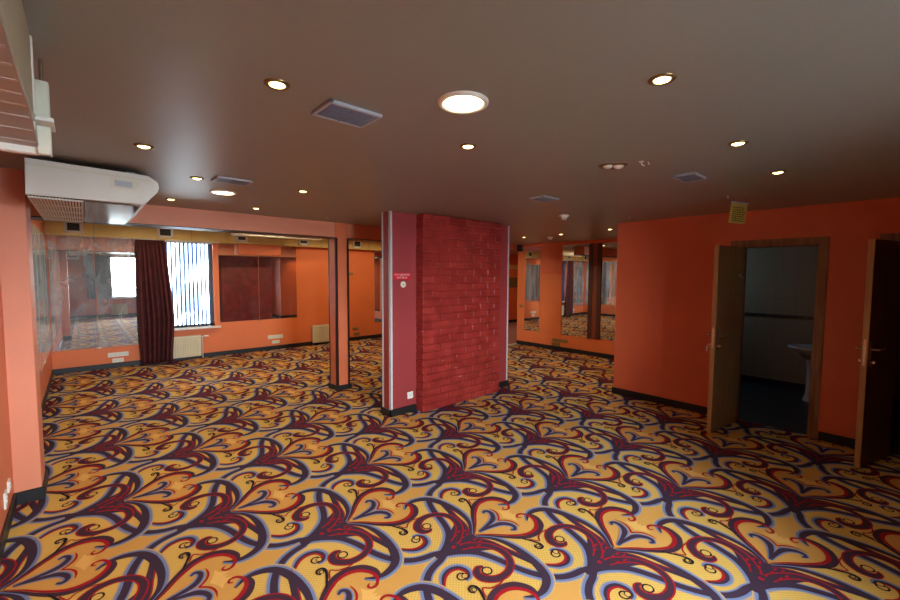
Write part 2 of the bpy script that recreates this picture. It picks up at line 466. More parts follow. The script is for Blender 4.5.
def carpet():
    def inside(x, y):
        if x < XL - .05 or y > YB + .05 or y < YF - .05: return False
        if y < YR: return x < XR + .09
        if y < YN: return x < XF + .03
        return x < 7.2
    V, F, C = [], [], []
    def add(pts, cols, z):
        i0 = len(V)
        for p in pts: V.append((p[0], p[1], z))
        F.append(tuple(range(i0, i0 + len(pts)))); C.extend(cols)
    # ground colour of the carpet
    y = wv(YEL, 1.0)
    add([(XL - .05, YF - .05), (XR + .08, YF - .05), (XR + .08, YR), (XL - .05, YR)], [y] * 4, 0)
    add([(XL - .05, YR), (XF + .05, YR), (XF + .05, YN), (XL - .05, YN)], [y] * 4, 0)
    add([(XL - .05, YN), (7.2, YN), (7.2, YB + .05), (XL - .05, YB + .05)], [y] * 4, 0)
    ox, oy, hx, hy = 1.895, 1.857, .575, .692
    for i in range(-6, 14):
        for j in range(-7, 13):
            if (i + j) % 2: continue
            cx, cy = ox + hx * i, oy + hy * j
            if cx < -1.6 or cx > 9 or cy < -2.8 or cy > 10.8: continue
            if not any(inside(cx + a, cy + b) for a in (-.3, .2, .6) for b in (-.6, 0, .6)): continue
            for layer, quads in MOT:
                for sgn in (1, -1):
                    z = .00012 * layer + (.00003 if sgn < 0 else 0) + (.00006 if i % 2 else 0)
                    for pts, cols in quads:
                        P = [(cx + p[0], cy + sgn * p[1]) for p in pts]
                        mx = sum(p[0] for p in P) / len(P); my = sum(p[1] for p in P) / len(P)
                        if not inside(mx, my): continue
                        cc = list(cols)
                        ar = sum(P[k][0] * P[(k + 1) % len(P)][1] - P[(k + 1) % len(P)][0] * P[k][1] for k in range(len(P)))
                        if ar < 0: P = P[::-1]; cc = cc[::-1]
                        add(P, cc, z)
    me = bpy.data.meshes.new('floor')
    me.from_pydata(V, [], F)
    ca = me.color_attributes.new('pile', 'FLOAT_COLOR', 'CORNER')
    ca.data.foreach_set('color', [c for col in C for c in col])
    m, nt, p = new_mat('patterned_carpet'); N = nt.nodes; L = nt.links
    at = N.new('ShaderNodeAttribute'); at.attribute_name = 'pile'
    tc = N.new('ShaderNodeTexCoord'); sp = N.new('ShaderNodeSeparateXYZ'); L.new(tc.outputs['Object'], sp.inputs[0])
    def mth(op, a, b=None):
        n = N.new('ShaderNodeMath'); n.operation = op
        for k, v in enumerate((a, b)):
            if v is None: continue
            if isinstance(v, (int, float)): n.inputs[k].default_value = v
            else: L.new(v, n.inputs[k])
        return n.outputs[0]
    sx = mth('SINE', mth('MULTIPLY', sp.outputs['X'], 2 * PI / .024)); sy = mth('SINE', mth('MULTIPLY', sp.outputs['Y'], 2 * PI / .024))
    dots = mth('MULTIPLY', sx, sy)
    amt = mth('MULTIPLY', mth('MULTIPLY', dots, at.outputs['Alpha']), .16)
    nz = N.new('ShaderNodeTexNoise'); nz.inputs['Scale'].default_value = 160; L.new(tc.outputs['Object'], nz.inputs['Vector'])
    fine = mth('MULTIPLY', mth('SUBTRACT', nz.outputs['Fac'], .5), .35)
    n2 = N.new('ShaderNodeTexNoise'); n2.inputs['Scale'].default_value = 1.3; n2.inputs['Detail'].default_value = 4; L.new(tc.outputs['Object'], n2.inputs['Vector'])
    wear = mth('MULTIPLY', mth('SUBTRACT', n2.outputs['Fac'], .5), .22)
    tot = mth('ADD', mth('ADD', mth('ADD', amt, fine), wear), 1.0)
    vm = N.new('ShaderNodeVectorMath'); vm.operation = 'SCALE'
    L.new(at.outputs['Color'], vm.inputs[0]); L.new(tot, vm.inputs['Scale'])
    L.new(vm.outputs['Vector'], p.inputs['Base Color'])
    p.inputs['Roughness'].default_value = .9; p.inputs['Specular IOR Level'].default_value = .06
    me.materials.append(m)
    o = bpy.data.objects.new('floor', me); COL.objects.link(o)
    o['kind'] = 'structure'; o['label'] = 'yellow carpet with swirling purple and red scroll motifs'; o['category'] = 'carpet'
carpet()

b = BM(); box(b, XL - .3, YF - .3, -.25, 13.3, YB + .3, -.006); struct('floor_slab', b, M['asphalt'])
b = BM(); box(b, XR + .09, -.75, -.006, 8.2, 2.8, .004); struct('floor_restroom', b, M['wcfloor'])
b = BM(); box(b, 7.2, YN, -.006, 13.1, YB + .05, .003); struct('floor_hallway', b, M['hallfloor'])
# threshold strips
b = BM(); box(b, 7.2, YN - .03, .003, 8.2, YN + .02, .012); struct('trim_1', b, M['alu'])

# ---- ceilings
b = BM()
box(b, XL - .1, YF - .1, CZ, 13.1, FY + .02, CZ + .1)
box(b, 6.6, FY + .02, CZ, 13.1, YB + .1, CZ + .1)
struct('ceiling', b, M['sheen'], label='brownish satin ceiling dotted with small lights', cat='ceiling')
b = BM(); box(b, XL - .1, FY, HZ, 6.7, YB + .1, HZ + .06); struct('ceiling_back', b, M['hiceil'])
b = BM(); box(b, XL - .3, YF - .3, TOP, 13.3, YB + .3, TOP + .1); struct('ceiling_roof', b, M['asphalt'])

# ---- walls
b = BM(); box(b, XL - .2, YF - .2, 0, XL, YB + .2, TOP); struct('wall_left', b, M['wall'])
WX0, WX1, WZ0, WZ1 = 1.0, 2.04, .65, 2.41          # back window
b = BM()
box(b, XL, YB, 0, WX0, YB + .2, TOP); box(b, WX1, YB, 0, 13.2, YB + .2, TOP)
box(b, WX0, YB, 0, WX1, YB + .2, WZ0); box(b, WX0, YB, WZ1, WX1, YB + .2, TOP)
struct('wall_back', b, M['wall_b'])
FX0, FX1, FZ0, FZ1 = .80, 2.0, .75, 2.42          # window behind the camera
b = BM()
box(b, XL, YF - .2, 0, FX0, YF, TOP); box(b, FX1, YF - .2, 0, 8.4, YF, TOP)
box(b, FX0, YF - .2, 0, FX1, YF, FZ0); box(b, FX0, YF - .2, FZ1, FX1, YF, TOP)
struct('wall_front', b, M['wall'])
D1 = (.60, 1.33); D2 = (-.53, .09); DH = 2.11
b = BM()
box(b, XR, YF, 0, XR + .13, D2[0], CZ); box(b, XR, D2[1], 0, XR + .13, D1[0], CZ); box(b, XR, D1[1], 0, XR + .13, YR, CZ)
box(b, XR, D2[0], DH, XR + .13, D2[1], CZ); box(b, XR, D1[0], DH, XR + .13, D1[1], CZ)
struct('wall_right', b, M['wall_r'])
b = BM(); box(b, XR + .13, YR - .14, 0, XF, YR, CZ); struct('wall_return', b, M['wall_r'])
b = BM(); box(b, XF, YR - .14, 0, XF + .2, YN, CZ); struct('wall_far', b, M['wall_b'])
b = BM(); box(b, 8.14, YF, 0, 8.4, YR - .14, CZ); struct('wall_restroom_back', b, M['wctile'])
b = BM(); box(b, XR + .13, .42, 0, 8.14, .54, CZ); struct('wall_restroom_divider', b, M['wctile'])
b = BM(); box(b, XR + .13, -.67, 0, 8.14, -.55, CZ); struct('wall_restroom_side', b, M['wctile'])
b = BM(); box(b, XR + .131, YR - .15, 0, 8.14, YR - .14, CZ); struct('wall_restroom_end', b, M['wctile'])
b = BM()
box(b, 6.62, YN, 2.40, XF + .2, YN + .12, CZ)
struct('wall_lintel', b, M['wall_r'])
b = BM(); box(b, XF + .2, YN - .14, 0, 13.1, YN, CZ); struct('wall_hallway_near', b, M['wall_b'])
b = BM(); box(b, 13.0, YN, 0, 13.2, YB, TOP); struct('wall_hallway_end', b, M['wall_b'])
b = BM(); box(b, 6.6, FY + .02, CZ, 6.7, YB, TOP); struct('wall_upper', b, M['wall_r'])
b = BM(); box(b, 3.45, YF, 0, 3.60, -.78, CZ); struct('wall_light_blocker', b, M['wall_r'])  # unseen partition added to keep window light off the right side
# pilaster on the left wall
b = BM(); box(b, XL, 4.40, 0, -.297, 4.75, CZ, .004); struct('wall_left_pilaster', b, M['pilpaint'], label='salmon pilaster jutting from the left wall', cat='pilaster')
# dropped beam across the room
b = BM(); box(b, XL, FY, 2.292, 6.6, FY + .30, HZ); struct('wall_beam', b, M['pilpaint'], label='salmon dropped beam across the back of the ceiling', cat='beam')
b = BM(); box(b, XL, FY - .004, 2.286, 6.6, FY + .304, 2.294); struct('trim_2', b, M['black'])

# ---- baseboards
def bb(name, segs, h=.095, m='black'):
    b = BM()
    for s in segs: box(b, s[0], s[1], 0, s[2], s[3], h, .003)
    struct(name, b, M[m])
T = .016
bb('baseboard_back', [(XL, YB - T, 7.2, YB)])
bb('baseboard_left', [(XL, YF, XL + T, 4.40), (XL, 4.75, XL + T, YB), (XL, 4.40 - T, -.297 + T, 4.40), (-.297, 4.40, -.297 + T, 4.75), (XL, 4.75, -.297 + T, 4.75 + T)])
bb('baseboard_right', [(XR - T, D1[1] + .095, XR, YR + T), (XR - T, D2[1] + .095, XR, D1[0] - .055), (XR - T, YF, XR, D2[0] - .09)])
bb('baseboard_return', [(XR, YR, XF, YR + T)])
bb('baseboard_far', [(XF - T, YR, XF, YN)])
bb('baseboard_front', [(XL, YF, XR, YF + T)])
bb('baseboard_restroom', [(8.14 - T, .54, 8.14, YR - .15), (8.14 - T, -.55, 8.14, .42), (XR + .13, YR - .15 - T, 8.14, YR - .15)], .11)
bb('baseboard_hallway', [(12.98, YN, 13.0, YB), (7.2, YB - T, 13.0, YB)])
b = BM(); box(b, 8.128, .54, 1.105, 8.14, YR - .15, 1.155); box(b, 8.128, -.55, 1.105, 8.14, .42, 1.155); struct('trim_3', b, M['wcdado'])

# ---- windows
def window(name, x0, x1, z0, z1, ysign, yin):
    """yin = room face of wall; window set 0.14 into the wall towards ysign"""
    y = yin + ysign * .12
    t = thing(name, None, None, ((x0 + x1) / 2, y, z0), kind='structure')
    b = BM(); w = .05
    box(b, x0, y - .025, z0, x0 + w, y + .025, z1, .004); box(b, x1 - w, y - .025, z0, x1, y + .025, z1, .004)
    box(b, x0, y - .025, z0, x1, y + .025, z0 + w, .004); box(b, x0, y - .025, z1 - w, x1, y + .025, z1, .004)
    xm = (x0 + x1) / 2
    if x1 - x0 > 1.5: box(b, xm - .03, y - .025, z0, xm + .03, y + .025, z1, .004)
    obj('window_frame', b, M['winframe'], t)
    b = BM(); box(b, x0 + .02, y - .004, z0 + .02, x1 - .02, y + .004, z1 - .02); obj('pane', b, M['glass'], t)
    b = BM(); box(b, x0 - .08, yin - ysign * .13, z0 - .03, x1 + .09, y, z0 + .002, .006); obj('window_sill', b, M['sill'], t)
    return t
window('window_1', WX0, WX1, WZ0, WZ1, 1, YB)
window('window_2', FX0, FX1, FZ0, FZ1, -1, YF)

# ---- doors
def door(name, hinge, free, th, jy0, jy1, leafm, hook=False):
    t = thing(name, None, None, (XR, (jy0 + jy1) / 2, 0), kind='structure')
    b = BM(); A = .095; f = XR - .014
    # lining inside the hole
    box(b, XR - .002, jy1 - .042, 0, XR + .14, jy1 + .001, DH + .001); box(b, XR - .002, jy0 - .001, 0, XR + .14, jy0 + .037, DH + .001); box(b, XR - .002, jy0 + .037, DH - .025, XR + .14, jy1 - .042, DH + .001)
    # architrave
    box(b, f, jy1 - .04, 0, XR, jy1 + A, DH + .06, .003); box(b, f, jy0 - .05, 0, XR, jy0 + .035, DH + .06, .003)
    box(b, f, jy0 + .035, DH - .022, XR, jy1 - .04, DH + .06, .003)
    obj('door_frame', b, M['frame'], t)
    H = Vector(hinge); F = Vector(free); d = (F - H); Ln = d.length; ang = math.atan2(d.y, d.x)
    R = Matrix.Translation((H.x, H.y, 0)) @ Matrix.Rotation(ang, 4, 'Z')
    # local: x along the leaf, y thickness (0..th), seen face is the one at +y (towards -Y of the room)
    def fin(b): b.transform(R); return b
    b = BM(); box(b, 0, -.0, .012, Ln - .012, th, 2.085, .002)
    leaf = obj('door_leaf', fin(b), leafm, t)
    b = BM(); box(b, Ln - .012, -.0005, .012, Ln, th + .0005, 2.085, .002); obj('leaf_edge', fin(b), M['woodedge'], leaf, label='light oak edge of the door leaf')
    # lock case strip, plates, lever handles, key turn
    b = BM(); box(b, Ln, th * .3, .95, Ln + .002, th * .72, 1.19)
    obj('lock_plate', fin(b), M['chrome'], leaf)
    for s, y0 in ((1, th), (-1, 0.0)):
        b = BM(); box(b, Ln - .075, min(y0, y0 + s * .008), .94, Ln - .032, max(y0, y0 + s * .008), 1.17, .003)
        tube(b, [(Ln - .054, y0, 1.10), (Ln - .054, y0 + s * .05, 1.10)], .010, 10)
        tube(b, [(Ln - .054, y0 + s * .05, 1.10), (Ln - .08, y0 + s * .055, 1.10), (Ln - .18, y0 + s * .05, 1.098)], [.010, .010, .008], 10)
        tube(b, [(Ln - .054, y0, .985), (Ln - .054, y0 + s * .022, .985)], .012, 10)
        box(b, Ln - .058, min(y0 + s * .02, y0 + s * .036), .972, Ln - .05, max(y0 + s * .02, y0 + s * .036), .998, .002)
        obj('door_handle', fin(b), M['chrome'], leaf, smooth=False)
    for z in (.25, 1.05, 1.85):
        b = BM(); tube(b, [(-.004, th * .5, z - .045), (-.004, th * .5, z + .045)], .009, 8)
        obj('hinge', fin(b), M['chrome'], leaf)
    return t, R, Ln
d1, R1, L1 = door('door_1', (5.80, 1.318), (5.112, 1.40), .042, D1[0], D1[1], M['doorwood'])
d2, R2, L2 = door('door_2', (5.79, .06), (5.211, .235), .042, D2[0], D2[1], M['doordark'])
# small round coat hook on the open door and a white key tag on its lock
b = BM(); lathe(b, 0, 0, [(0, .02), (.016, .018), (.02, .010), (.012, .0), (0, 0)], 14, 'y')
tube(b, [(0, .012, -.01), (0, .03, -.03), (0, .04, -.02)], .004, 8)
b.transform(R1 @ Matrix.Translation((.13, .042, 1.76)))
tag(obj('coat_hook', b, M['white'], None, origin=R1 @ Vector((.13, .042, 1.76)), smooth=True), 'small round coat hook on the inner face of the open oak door', 'hook')
b = BM(); box(b, -.017, -.004, -.068, .017, .004, -.012, .003); tube(b, [(0, 0, -.012), (.0, .003, .0), (0, .012, .006)], .0025, 6)
b.transform(R1 @ Matrix.Translation((L1 - .04, -.048, .985)))
tag(obj('key_tag', b, M['white'], None, origin=R1 @ Vector((L1 - .04, -.048, .985))), 'white key tag hanging from the lock of the open oak door', 'tag')

# ------------------------------------------------------------------ pillars
# square column under the beam
cx0, cx1, cy0, cy1 = 2.785, 2.995, 5.63, 5.87
t = thing('square_column', 'slim square salmon column with dark corner strips under the beam', 'column', ((cx0 + cx1) / 2, (cy0 + cy1) / 2, 0))
b = BM(); box(b, cx0, cy0, .0, cx1, cy1, CZ); obj('shaft', b, M['columnside'], t)
s = .03
for (x, y, dx, dy) in ((cx0, cy0, 1, 1), (cx1, cy0, -1, 1), (cx0, cy1, 1, -1), (cx1, cy1, -1, -1)):
    b = BM(); e = .003
    box(b, x - dx * e, y - dy * e, .07, x + dx * s, y, 2.29); box(b, x - dx * e, y - dy * e, .07, x, y + dy * s, 2.29)
    obj('corner_strip', b, M['darkedge'], t)
b = BM(); box(b, cx0 - .02, cy0 - .02, 0, cx1 + .02, cy1 + .02, .075, .003); obj('plinth', b, M['black'], t)

# brick-faced pier
px0, px1, py0, py1 = 2.755, 4.955, 4.15, 4.33
t = thing('brick_pier', 'red pier with a protruding face of painted bricks', 'pillar', ((px0 + px1) / 2, (py0 + py1) / 2, 0))
b = BM(); box(b, px0, py0, 0, px1, py1, CZ - .002); obj('wall_core', b, M['redwall'], t)
def bricks(x0, x1, y0, y1):
    b = BM()
    rows = 26; rh = CZ / rows; bl = .292
    box(b, x0 + .014, y0 + .016, 0, x1 - .012, y1 - .0, CZ - .003)
    for r in range(rows):
        x = x0 - (bl / 2 if r % 2 else 0)
        while x < x1 - .01:
            a = max(x, x0) + (.0065 if x > x0 else 0); c = min(x + bl, x1) - .0065
            if c - a > .03:
                j = random.uniform(-.006, .003); e = random.uniform(-.003, .002) if a < x0 + .01 else 0
                box(b, a + (e if a < x0 + .01 else 0), y0 + j, r * rh + .0065, c, y1 - .001, (r + 1) * rh - .0065, .009)
            x += bl
    return b
obj('brick_face', bricks(3.142, 4.60, 4.0, 4.15), M['brick'], t)
obj('brick_face', bricks(3.36, 4.955, 4.33, 4.46), M['brick'], t)
for x, y, dx, dy in ((px0, py0, 1, 1), (px0, py1, 1, -1), (px1, py0, -1, 1), (px1, py1, -1, -1)):
    b = BM(); e = .003; w = .029
    box(b, x - dx * e, y - dy * e, .085, x + dx * w, y, CZ); box(b, x - dx * e, y - dy * e, .085, x, y + dy * w, CZ)
    obj('corner_trim', b, M['alu'], t)
b = BM(); h = .088
box(b, px0 - .018, py0 - .018, 0, 3.142, py0, h, .003); box(b, px0 - .018, py0 - .018, 0, px0, py1 + .018, h, .003); box(b, px0 - .018, py1, 0, 3.36, py1 + .018, h, .003)
obj('plinth', b, M['black'], t); b = BM()
box(b, 4.60, py0 - .018, 0, px1 + .018, py0, h, .003); box(b, px1, py0 - .018, 0, px1 + .018, py1 + .018, h, .003)
obj('plinth', b, M['black'], t)

# ------------------------------------------------------------------ mirrors
def mirror(label, axis, a0, a1, z0, z1, pos, sgn, mat, group):
    """axis 'y': on a wall facing sgn*y at y=pos, spanning x a0..a1; axis 'x' likewise"""
    g = .004; th = .012
    if axis == 'y': loc = ((a0 + a1) / 2, pos, z0)
    else: loc = (pos, (a0 + a1) / 2, z0)
    t = thing('wall_mirror', label, 'mirror', loc, group)
    b = BM(); c = BM()
    if axis == 'y':
        box(b, a0 + g, pos, z0, a1 - g, pos + sgn * th * .8, z1); box(c, a0 + g, pos + sgn * th * .8, z0, a1 - g, pos + sgn * th, z1)
    else:
        box(b, pos, a0 + g, z0, pos + sgn * th * .8, a1 - g, z1); box(c, pos + sgn * th * .8, a0 + g, z0, pos + sgn * th, a1 - g, z1)
    obj('backing', b, M['mirrorback'], t); obj('mirror_glass', c, mat, t)
    for f in (.03, .97):
        b = BM(); z = z0 - .004; a = a0 + (a1 - a0) * f
        if axis == 'y': box(b, a - .012, pos, z - .012, a + .012, pos + sgn * .018, z + .018, .002)
        else: box(b, pos, a - .012, z - .012, pos + sgn * .018, a + .012, z + .018, .002)
        obj('clip', b, M['chrome'], t)
    return t
G1 = 'mirrors on the back wall'
mirror('tall mirror panel on the back wall in the left corner', 'y', -.435, .165, .405, 2.41, YB, -1, M['mirror'], G1)
mirror('tall mirror panel on the back wall beside the maroon curtain', 'y', .165, .78, .40, 2.41, YB, -1, M['mirror'], G1)
mirror('back wall mirror right of the window, reflecting the brick pier', 'y', 2.135, 2.93, .72, 2.40, YB, -1, M['mirror_clean'], G1)
mirror('back wall mirror right of the window, ending at bare orange wall', 'y', 2.93, 3.785, .72, 2.40, YB, -1, M['mirror_clean'], G1)
mirror('back wall mirror just left of the brick pier, seen past the slim column', 'y', 5.92, 6.5, .45, 2.41, YB, -1, M['mirror_clean'], G1)
G2 = 'mirrors along the left wall'
for k, (a, c, l) in enumerate([(4.85, 6.4, 'streaky left wall mirror nearest the salmon pilaster'), (6.4, 8.0, 'streaky left wall mirror between two others'), (8.0, 9.6, 'streaky left wall mirror nearest the back corner')]):
    mirror(l, 'x', a, c, .50, 2.36, XL, 1, M['mirror_left'], G2)
G3 = 'mirrors on the far orange wall'
mirror('narrow far wall mirror left of the orange panel', 'x', 5.88, 6.34, .385, 2.44, XF, -1, M['mirror_clean'], G3)
mirror('far wall mirror right of the orange panel, reflecting the curtain', 'x', 4.61, 5.265, .385, 2.44, XF, -1, M['mirror_clean'], G3)
mirror('far wall mirror right of the brown boards, beside the near wall corner', 'x', 3.2, 4.305, .40, 2.44, XF, -1, M['mirror_clean'], G3)
# boards between them
t = thing('wood_pilaster', 'brown wooden boards between two mirrors on the far wall', 'pilaster', (XF, 4.457, .385))
for y0, y1 in ((4.312, 4.405), (4.505, 4.603)):
    b = BM(); box(b, XF - .035, y0, .385, XF, y1, 2.44, .004); obj('board', b, M['darkboard'], t)
b = BM(); box(b, XF - .028, 4.405, .385, XF, 4.505, 2.44, .003); obj('board', b, M['browncol'], t)
t = thing('wall_panel', 'flat orange panel between two mirrors on the far wall', 'panel', (XF, 5.57, .40))
b = BM(); box(b, XF - .02, 5.275, 1.775, XF, 5.872, 2.44, .002); obj('upper_board', b, M['wall_r'], t)
b = BM(); box(b, XF - .02, 5.275, .40, XF, 5.872, 1.768, .002); obj('lower_board', b, M['wall_b'], t)
# far band above
b = BM(); box(b, XF - .03, YR, 2.44, XF, YN, CZ); struct('trim_4', b, M['wall_r'])
# box over the mirror on the back wall
b = BM(); box(b, 2.49, YB - .18, 2.165, 3.37, YB - .013, 2.392, .012, 2)
tag(obj('cover_box', b, M['wall_b'], None, origin=(2.93, YB, 2.165)), 'orange box fixed across the top of the back wall mirrors', 'box')

# ------------------------------------------------------------------ duct with square vents
dy = 9.45
t = thing('air_duct', 'yellow-beige duct running along the top of the back wall', 'duct', (3.0, dy, 2.40))
b = BM(); box(b, XL + .004, dy, 2.395, 6.594, YB - .004, HZ - .004, .004); obj('body', b, M['duct'], t)
for x in (.17, 1.62, 2.90, 4.3, 5.62):
    b = BM(); box(b, x - .006, dy - .006, 2.393, x + .006, dy, HZ - .02); obj('seam', b, M['beige'], t)
def square_vent(x0, x1, label):
    z0, z1 = 2.425, 2.635
    t = thing('wall_vent', label, 'vent', ((x0 + x1) / 2, dy, z0), 'square vents on the back duct')
    b = BM(); f = .042
    box(b, x0, dy - .018, z0, x1, dy, z0 + f, .003); box(b, x0, dy - .018, z1 - f, x1, dy, z1, .003)
    box(b, x0, dy - .018, z0, x0 + f, dy, z1, .003); box(b, x1 - f, dy - .018, z0, x1, dy, z1, .003)
    obj('frame', b, M['white'], t)
    b = BM(); box(b, x0 + f, dy - .005, z0 + f, x1 - f, dy - .001, z1 - f); obj('backing', b, M['ventdark'], t)
    b = BM(); n = 7
    for k in range(n):
        z = z0 + f + (z1 - z0 - 2 * f) * (k + .5) / n
        box(b, x0 + f, dy - .014, z - .003, x1 - f, dy - .005, z + .003)
    obj('louvre', b, M['winframe'], t)
for x0, x1, l in ((-.21, .03, 'square white vent on the duct behind the big air conditioner'), (1.07, 1.325, 'square white vent on the duct above the maroon curtain'),
                  (2.425, 2.65, 'square vent on the duct above the left end of the orange box'), (3.75, 4.0, 'square vent on the duct just left of the slim column'),
                  (5.15, 5.40, 'square vent on the duct seen between slim column and brick pier')):
    square_vent(x0, x1, l)

# ------------------------------------------------------------------ air conditioner (unit runs along y; end cap faces the camera)
def make_ac(label):
    t = thing('air_conditioner', label, 'air conditioner', (0.10, 4.55, 2.247), 'ceiling hung air conditioners')
    y0, y1 = 3.75, 5.35
    prof = [(-.253, 2.249), (.340, 2.255), (.366, 2.268), (.437, 2.352), (.448, 2.385), (.444, 2.42), (.425, 2.437), (.385, 2.465), (-.248, 2.478)]
    cent = Vector((.1, 2.37))
    shrink = [(cent.x + (p[0] - cent.x) * .985, cent.y + (p[1] - cent.y) * .96) for p in prof]
    b = BM(); prism(b, shrink, 'y', y0 + .05, y1 - .05); obj('casing', b, M['whiteold'], t)
    for a, c in ((y0, y0 + .06), (y1 - .06, y1)):
        b = BM(); prism(b, prof, 'y', a, c)
        bmesh.ops.bevel(b, geom=[e for e in b.edges if abs(e.verts[0].co.y - e.verts[1].co.y) < 1e-5], offset=.008, segments=2, affect='EDGES')
        obj('end_cap', b, M['white'], t)
    # moulded ridge along the top of the front cap
    b = BM(); prism(b, [(-.245, 2.438), (.40, 2.424), (.408, 2.431), (-.245, 2.446)], 'y', y0 - .006, y0 + .01); obj('ridge', b, M['whiteold'], t)
    # signal window: frame and panel
    b = BM(); prism(b, [(.165, 2.352), (.30, 2.346), (.338, 2.395), (.325, 2.412), (.165, 2.418)], 'y', y0 - .005, y0 + .01)
    dsp = obj('display_frame', b, M['whiteold'], t)
    b = BM(); prism(b, [(.19, 2.364), (.287, 2.360), (.290, 2.400), (.19, 2.404)], 'y', y0 - .008, y0 + .0); obj('display_panel', b, M['ventlight'], dsp)
    # underside: intake grille and glossy outlet flap
    zb = 2.249
    b = BM(); box(b, -.245, y0 + .03, zb - .006, .02, y1 - .03, zb + .01); obj('grille_backing', b, M['ventdark'], t)
    b = BM()
    n = 17
    for k in range(n):
        x = -.24 + .255 * k / (n - 1)
        box(b, x - .005, y0 + .03, zb - .016, x + .005, y1 - .03, zb - .004)
    for k in range(5):
        y = y0 + .05 + (y1 - y0 - .1) * k / 4
        box(b, -.245, y - .008, zb - .014, .02, y + .008, zb - .005)
    obj('intake_grille', b, M['white'], t)
    b = BM(); box(b, .03, y0 + .05, zb - .008, .338, y1 - .05, zb + .012, .004); obj('outlet_flap', b, M['outglossy'], t)
    for x in (-.18, .30):
        for y in (y0 + .2, y1 - .2):
            b = BM(); box(b, x - .03, y - .02, 2.45, x + .03, y + .02, CZ); obj('hanger', b, M['winframe'], t)
    return t
ac = make_ac('large white air conditioner hung under the ceiling beside the salmon pilaster')
dup(ac, (3.0, 8.62, 2.247 + .240), 'second white air conditioner hung low behind the beam, near the duct', PI / 2)

# ------------------------------------------------------------------ near ceiling duct box with ribbed underside (top left corner)
t = thing('duct_box', 'beige ceiling box with ribbed underside and white end bar at top left', 'duct', (-.27, 1.2, 2.2))
b = BM(); box(b, XL, -1.2, 2.243, -.098, 1.93, CZ, .003); obj('casing', b, M['beige'], t)
b = BM(); box(b, -.104, 1.905, 2.262, -.094, 1.936, CZ - .002, .002); obj('edge_angle', b, M['white'], t)
# ribbed underside, sloping down to its end bar
b = BM()
prism(b, [(-1.2, 2.2425), (1.80, 2.2425), (2.10, 2.205), (2.10, 2.195), (1.80, 2.232), (-1.2, 2.232)], 'x', XL, -.10)
und = obj('ribbed_panel', b, M['pinkrib'], t)
b = BM()
for k in range(30):
    y = -1.0 + k * .105
    z = 2.232 if y < 1.80 else 2.232 - (y - 1.80) * .037 / .30
    if y < 2.08: box(b, XL, y - .008, z - .0012, -.105, y + .008, z + .002)
obj('rib', b, M['pinkrib2'], und)
b = BM(); box(b, XL, 2.09, 2.172, -.066, 2.125, 2.205, .004); obj('end_bar', b, M['white'], t)
b = BM(); box(b, -.105, 2.075, 2.172, -.066, 2.125, 2.43, .004); obj('end_post', b, M['whiteold'], t)
b = BM(); tube(b, [(-.085, 2.10, 2.43), (-.085, 2.10, CZ)], .006, 8); obj('hanger_rod', b, M['chrome'], t)
b = BM(); tube(b, [(-.112, 2.02, 2.24), (-.112, 2.02, 2.45)], .010, 8); obj('pipe', b, M['white'], t)
b = BM(); tube(b, [(-.112, 1.98, 2.26), (-.112, 1.98, CZ)], .008, 8); obj('pipe', b, M['white'], t)
b = BM(); box(b, -.125, 2.0, 2.27, -.055, 2.14, 2.285, .003); obj('clamp', b, M['white'], t)
b = BM(); box(b, -.165, 2.04, 2.215, -.11, 2.055, 2.228, .002); box(b, -.165, 2.036, 2.205, -.15, 2.058, 2.22, .002); obj('latch', b, M['white'], t)

# ------------------------------------------------------------------ curtains and blind
def curtain(name, label, x0, zt, zb, right, y, mat, folds, sgn=1):
    """folded hanging cloth; right(z) gives its right edge"""
    b = BM(); nx, nz = folds * 10, 26
    grid = []
    for j in range(nz + 1):
        f = j / nz; z = zt + (zb - zt) * f
        xr = right(z); row = []
        for i in range(nx + 1):
            u = i / nx
            amp = .022 + .028 * min(1, f * 1.6)
            ph = 2 * PI * folds * u + .5 * math.sin(3 * f + u * 5)
            x = x0 + (xr - x0) * u + .012 * math.sin(2 * ph + 1) * f - (.02 * math.sin(PI * f) * (1 - u) if u < .1 else 0)
            row.append(b.verts.new((x, y + sgn * (amp * math.sin(ph) + .012 * math.sin(2.3 * ph)), z)))
        grid.append(row)
    for j in range(nz):
        for i in range(nx):
            b.faces.new((grid[j][i], grid[j][i + 1], grid[j + 1][i + 1], grid[j + 1][i]))
    t = thing(name, label, 'curtain', (x0 + .25, y, zb))
    o = obj('cloth', b, mat, t, smooth=True)
    s = o.modifiers.new('thickness', 'SOLIDIFY'); s.thickness = .006
    b = BM(); nh = folds * 2
    box(b, x0, y - .012, zt - .02, right(zt), y + .012, zt + .010, .003)
    obj('heading_tape', b, mat, t)
    return t
def rt(z):
    if z > .87: return 1.185 + (2.40 - z) / 1.53 * .115
    return 1.30 - (.87 - z) / .84 * .06
curtain('window_curtain', 'dark maroon curtain hanging at the left side of the back window', .755, 2.366, .03, rt, 9.52, M['curtain'], 7)
curtain('window_curtain', 'short slate curtain at the window behind, seen only in the back mirror', .10, 2.45, .74, lambda z: .86, YF + .17, M['curtain2'], 7, -1)
b = BM(); box(b, .72, 9.505, 2.378, 2.12, 9.535, 2.394, .003)
tag(obj('curtain_rail', b, M['white'], None, origin=(1.4, 9.52, 2.38)), 'white curtain rail under the duct above the back window', 'rail')
b = BM(); box(b, .05, YF + .15, 2.465, 2.15, YF + .19, 2.51, .003)
tag(obj('curtain_rail', b, M['white'], None, origin=(1.4, YF + .17, 2.48)), 'curtain rail over the window behind, seen only in mirrors', 'rail')

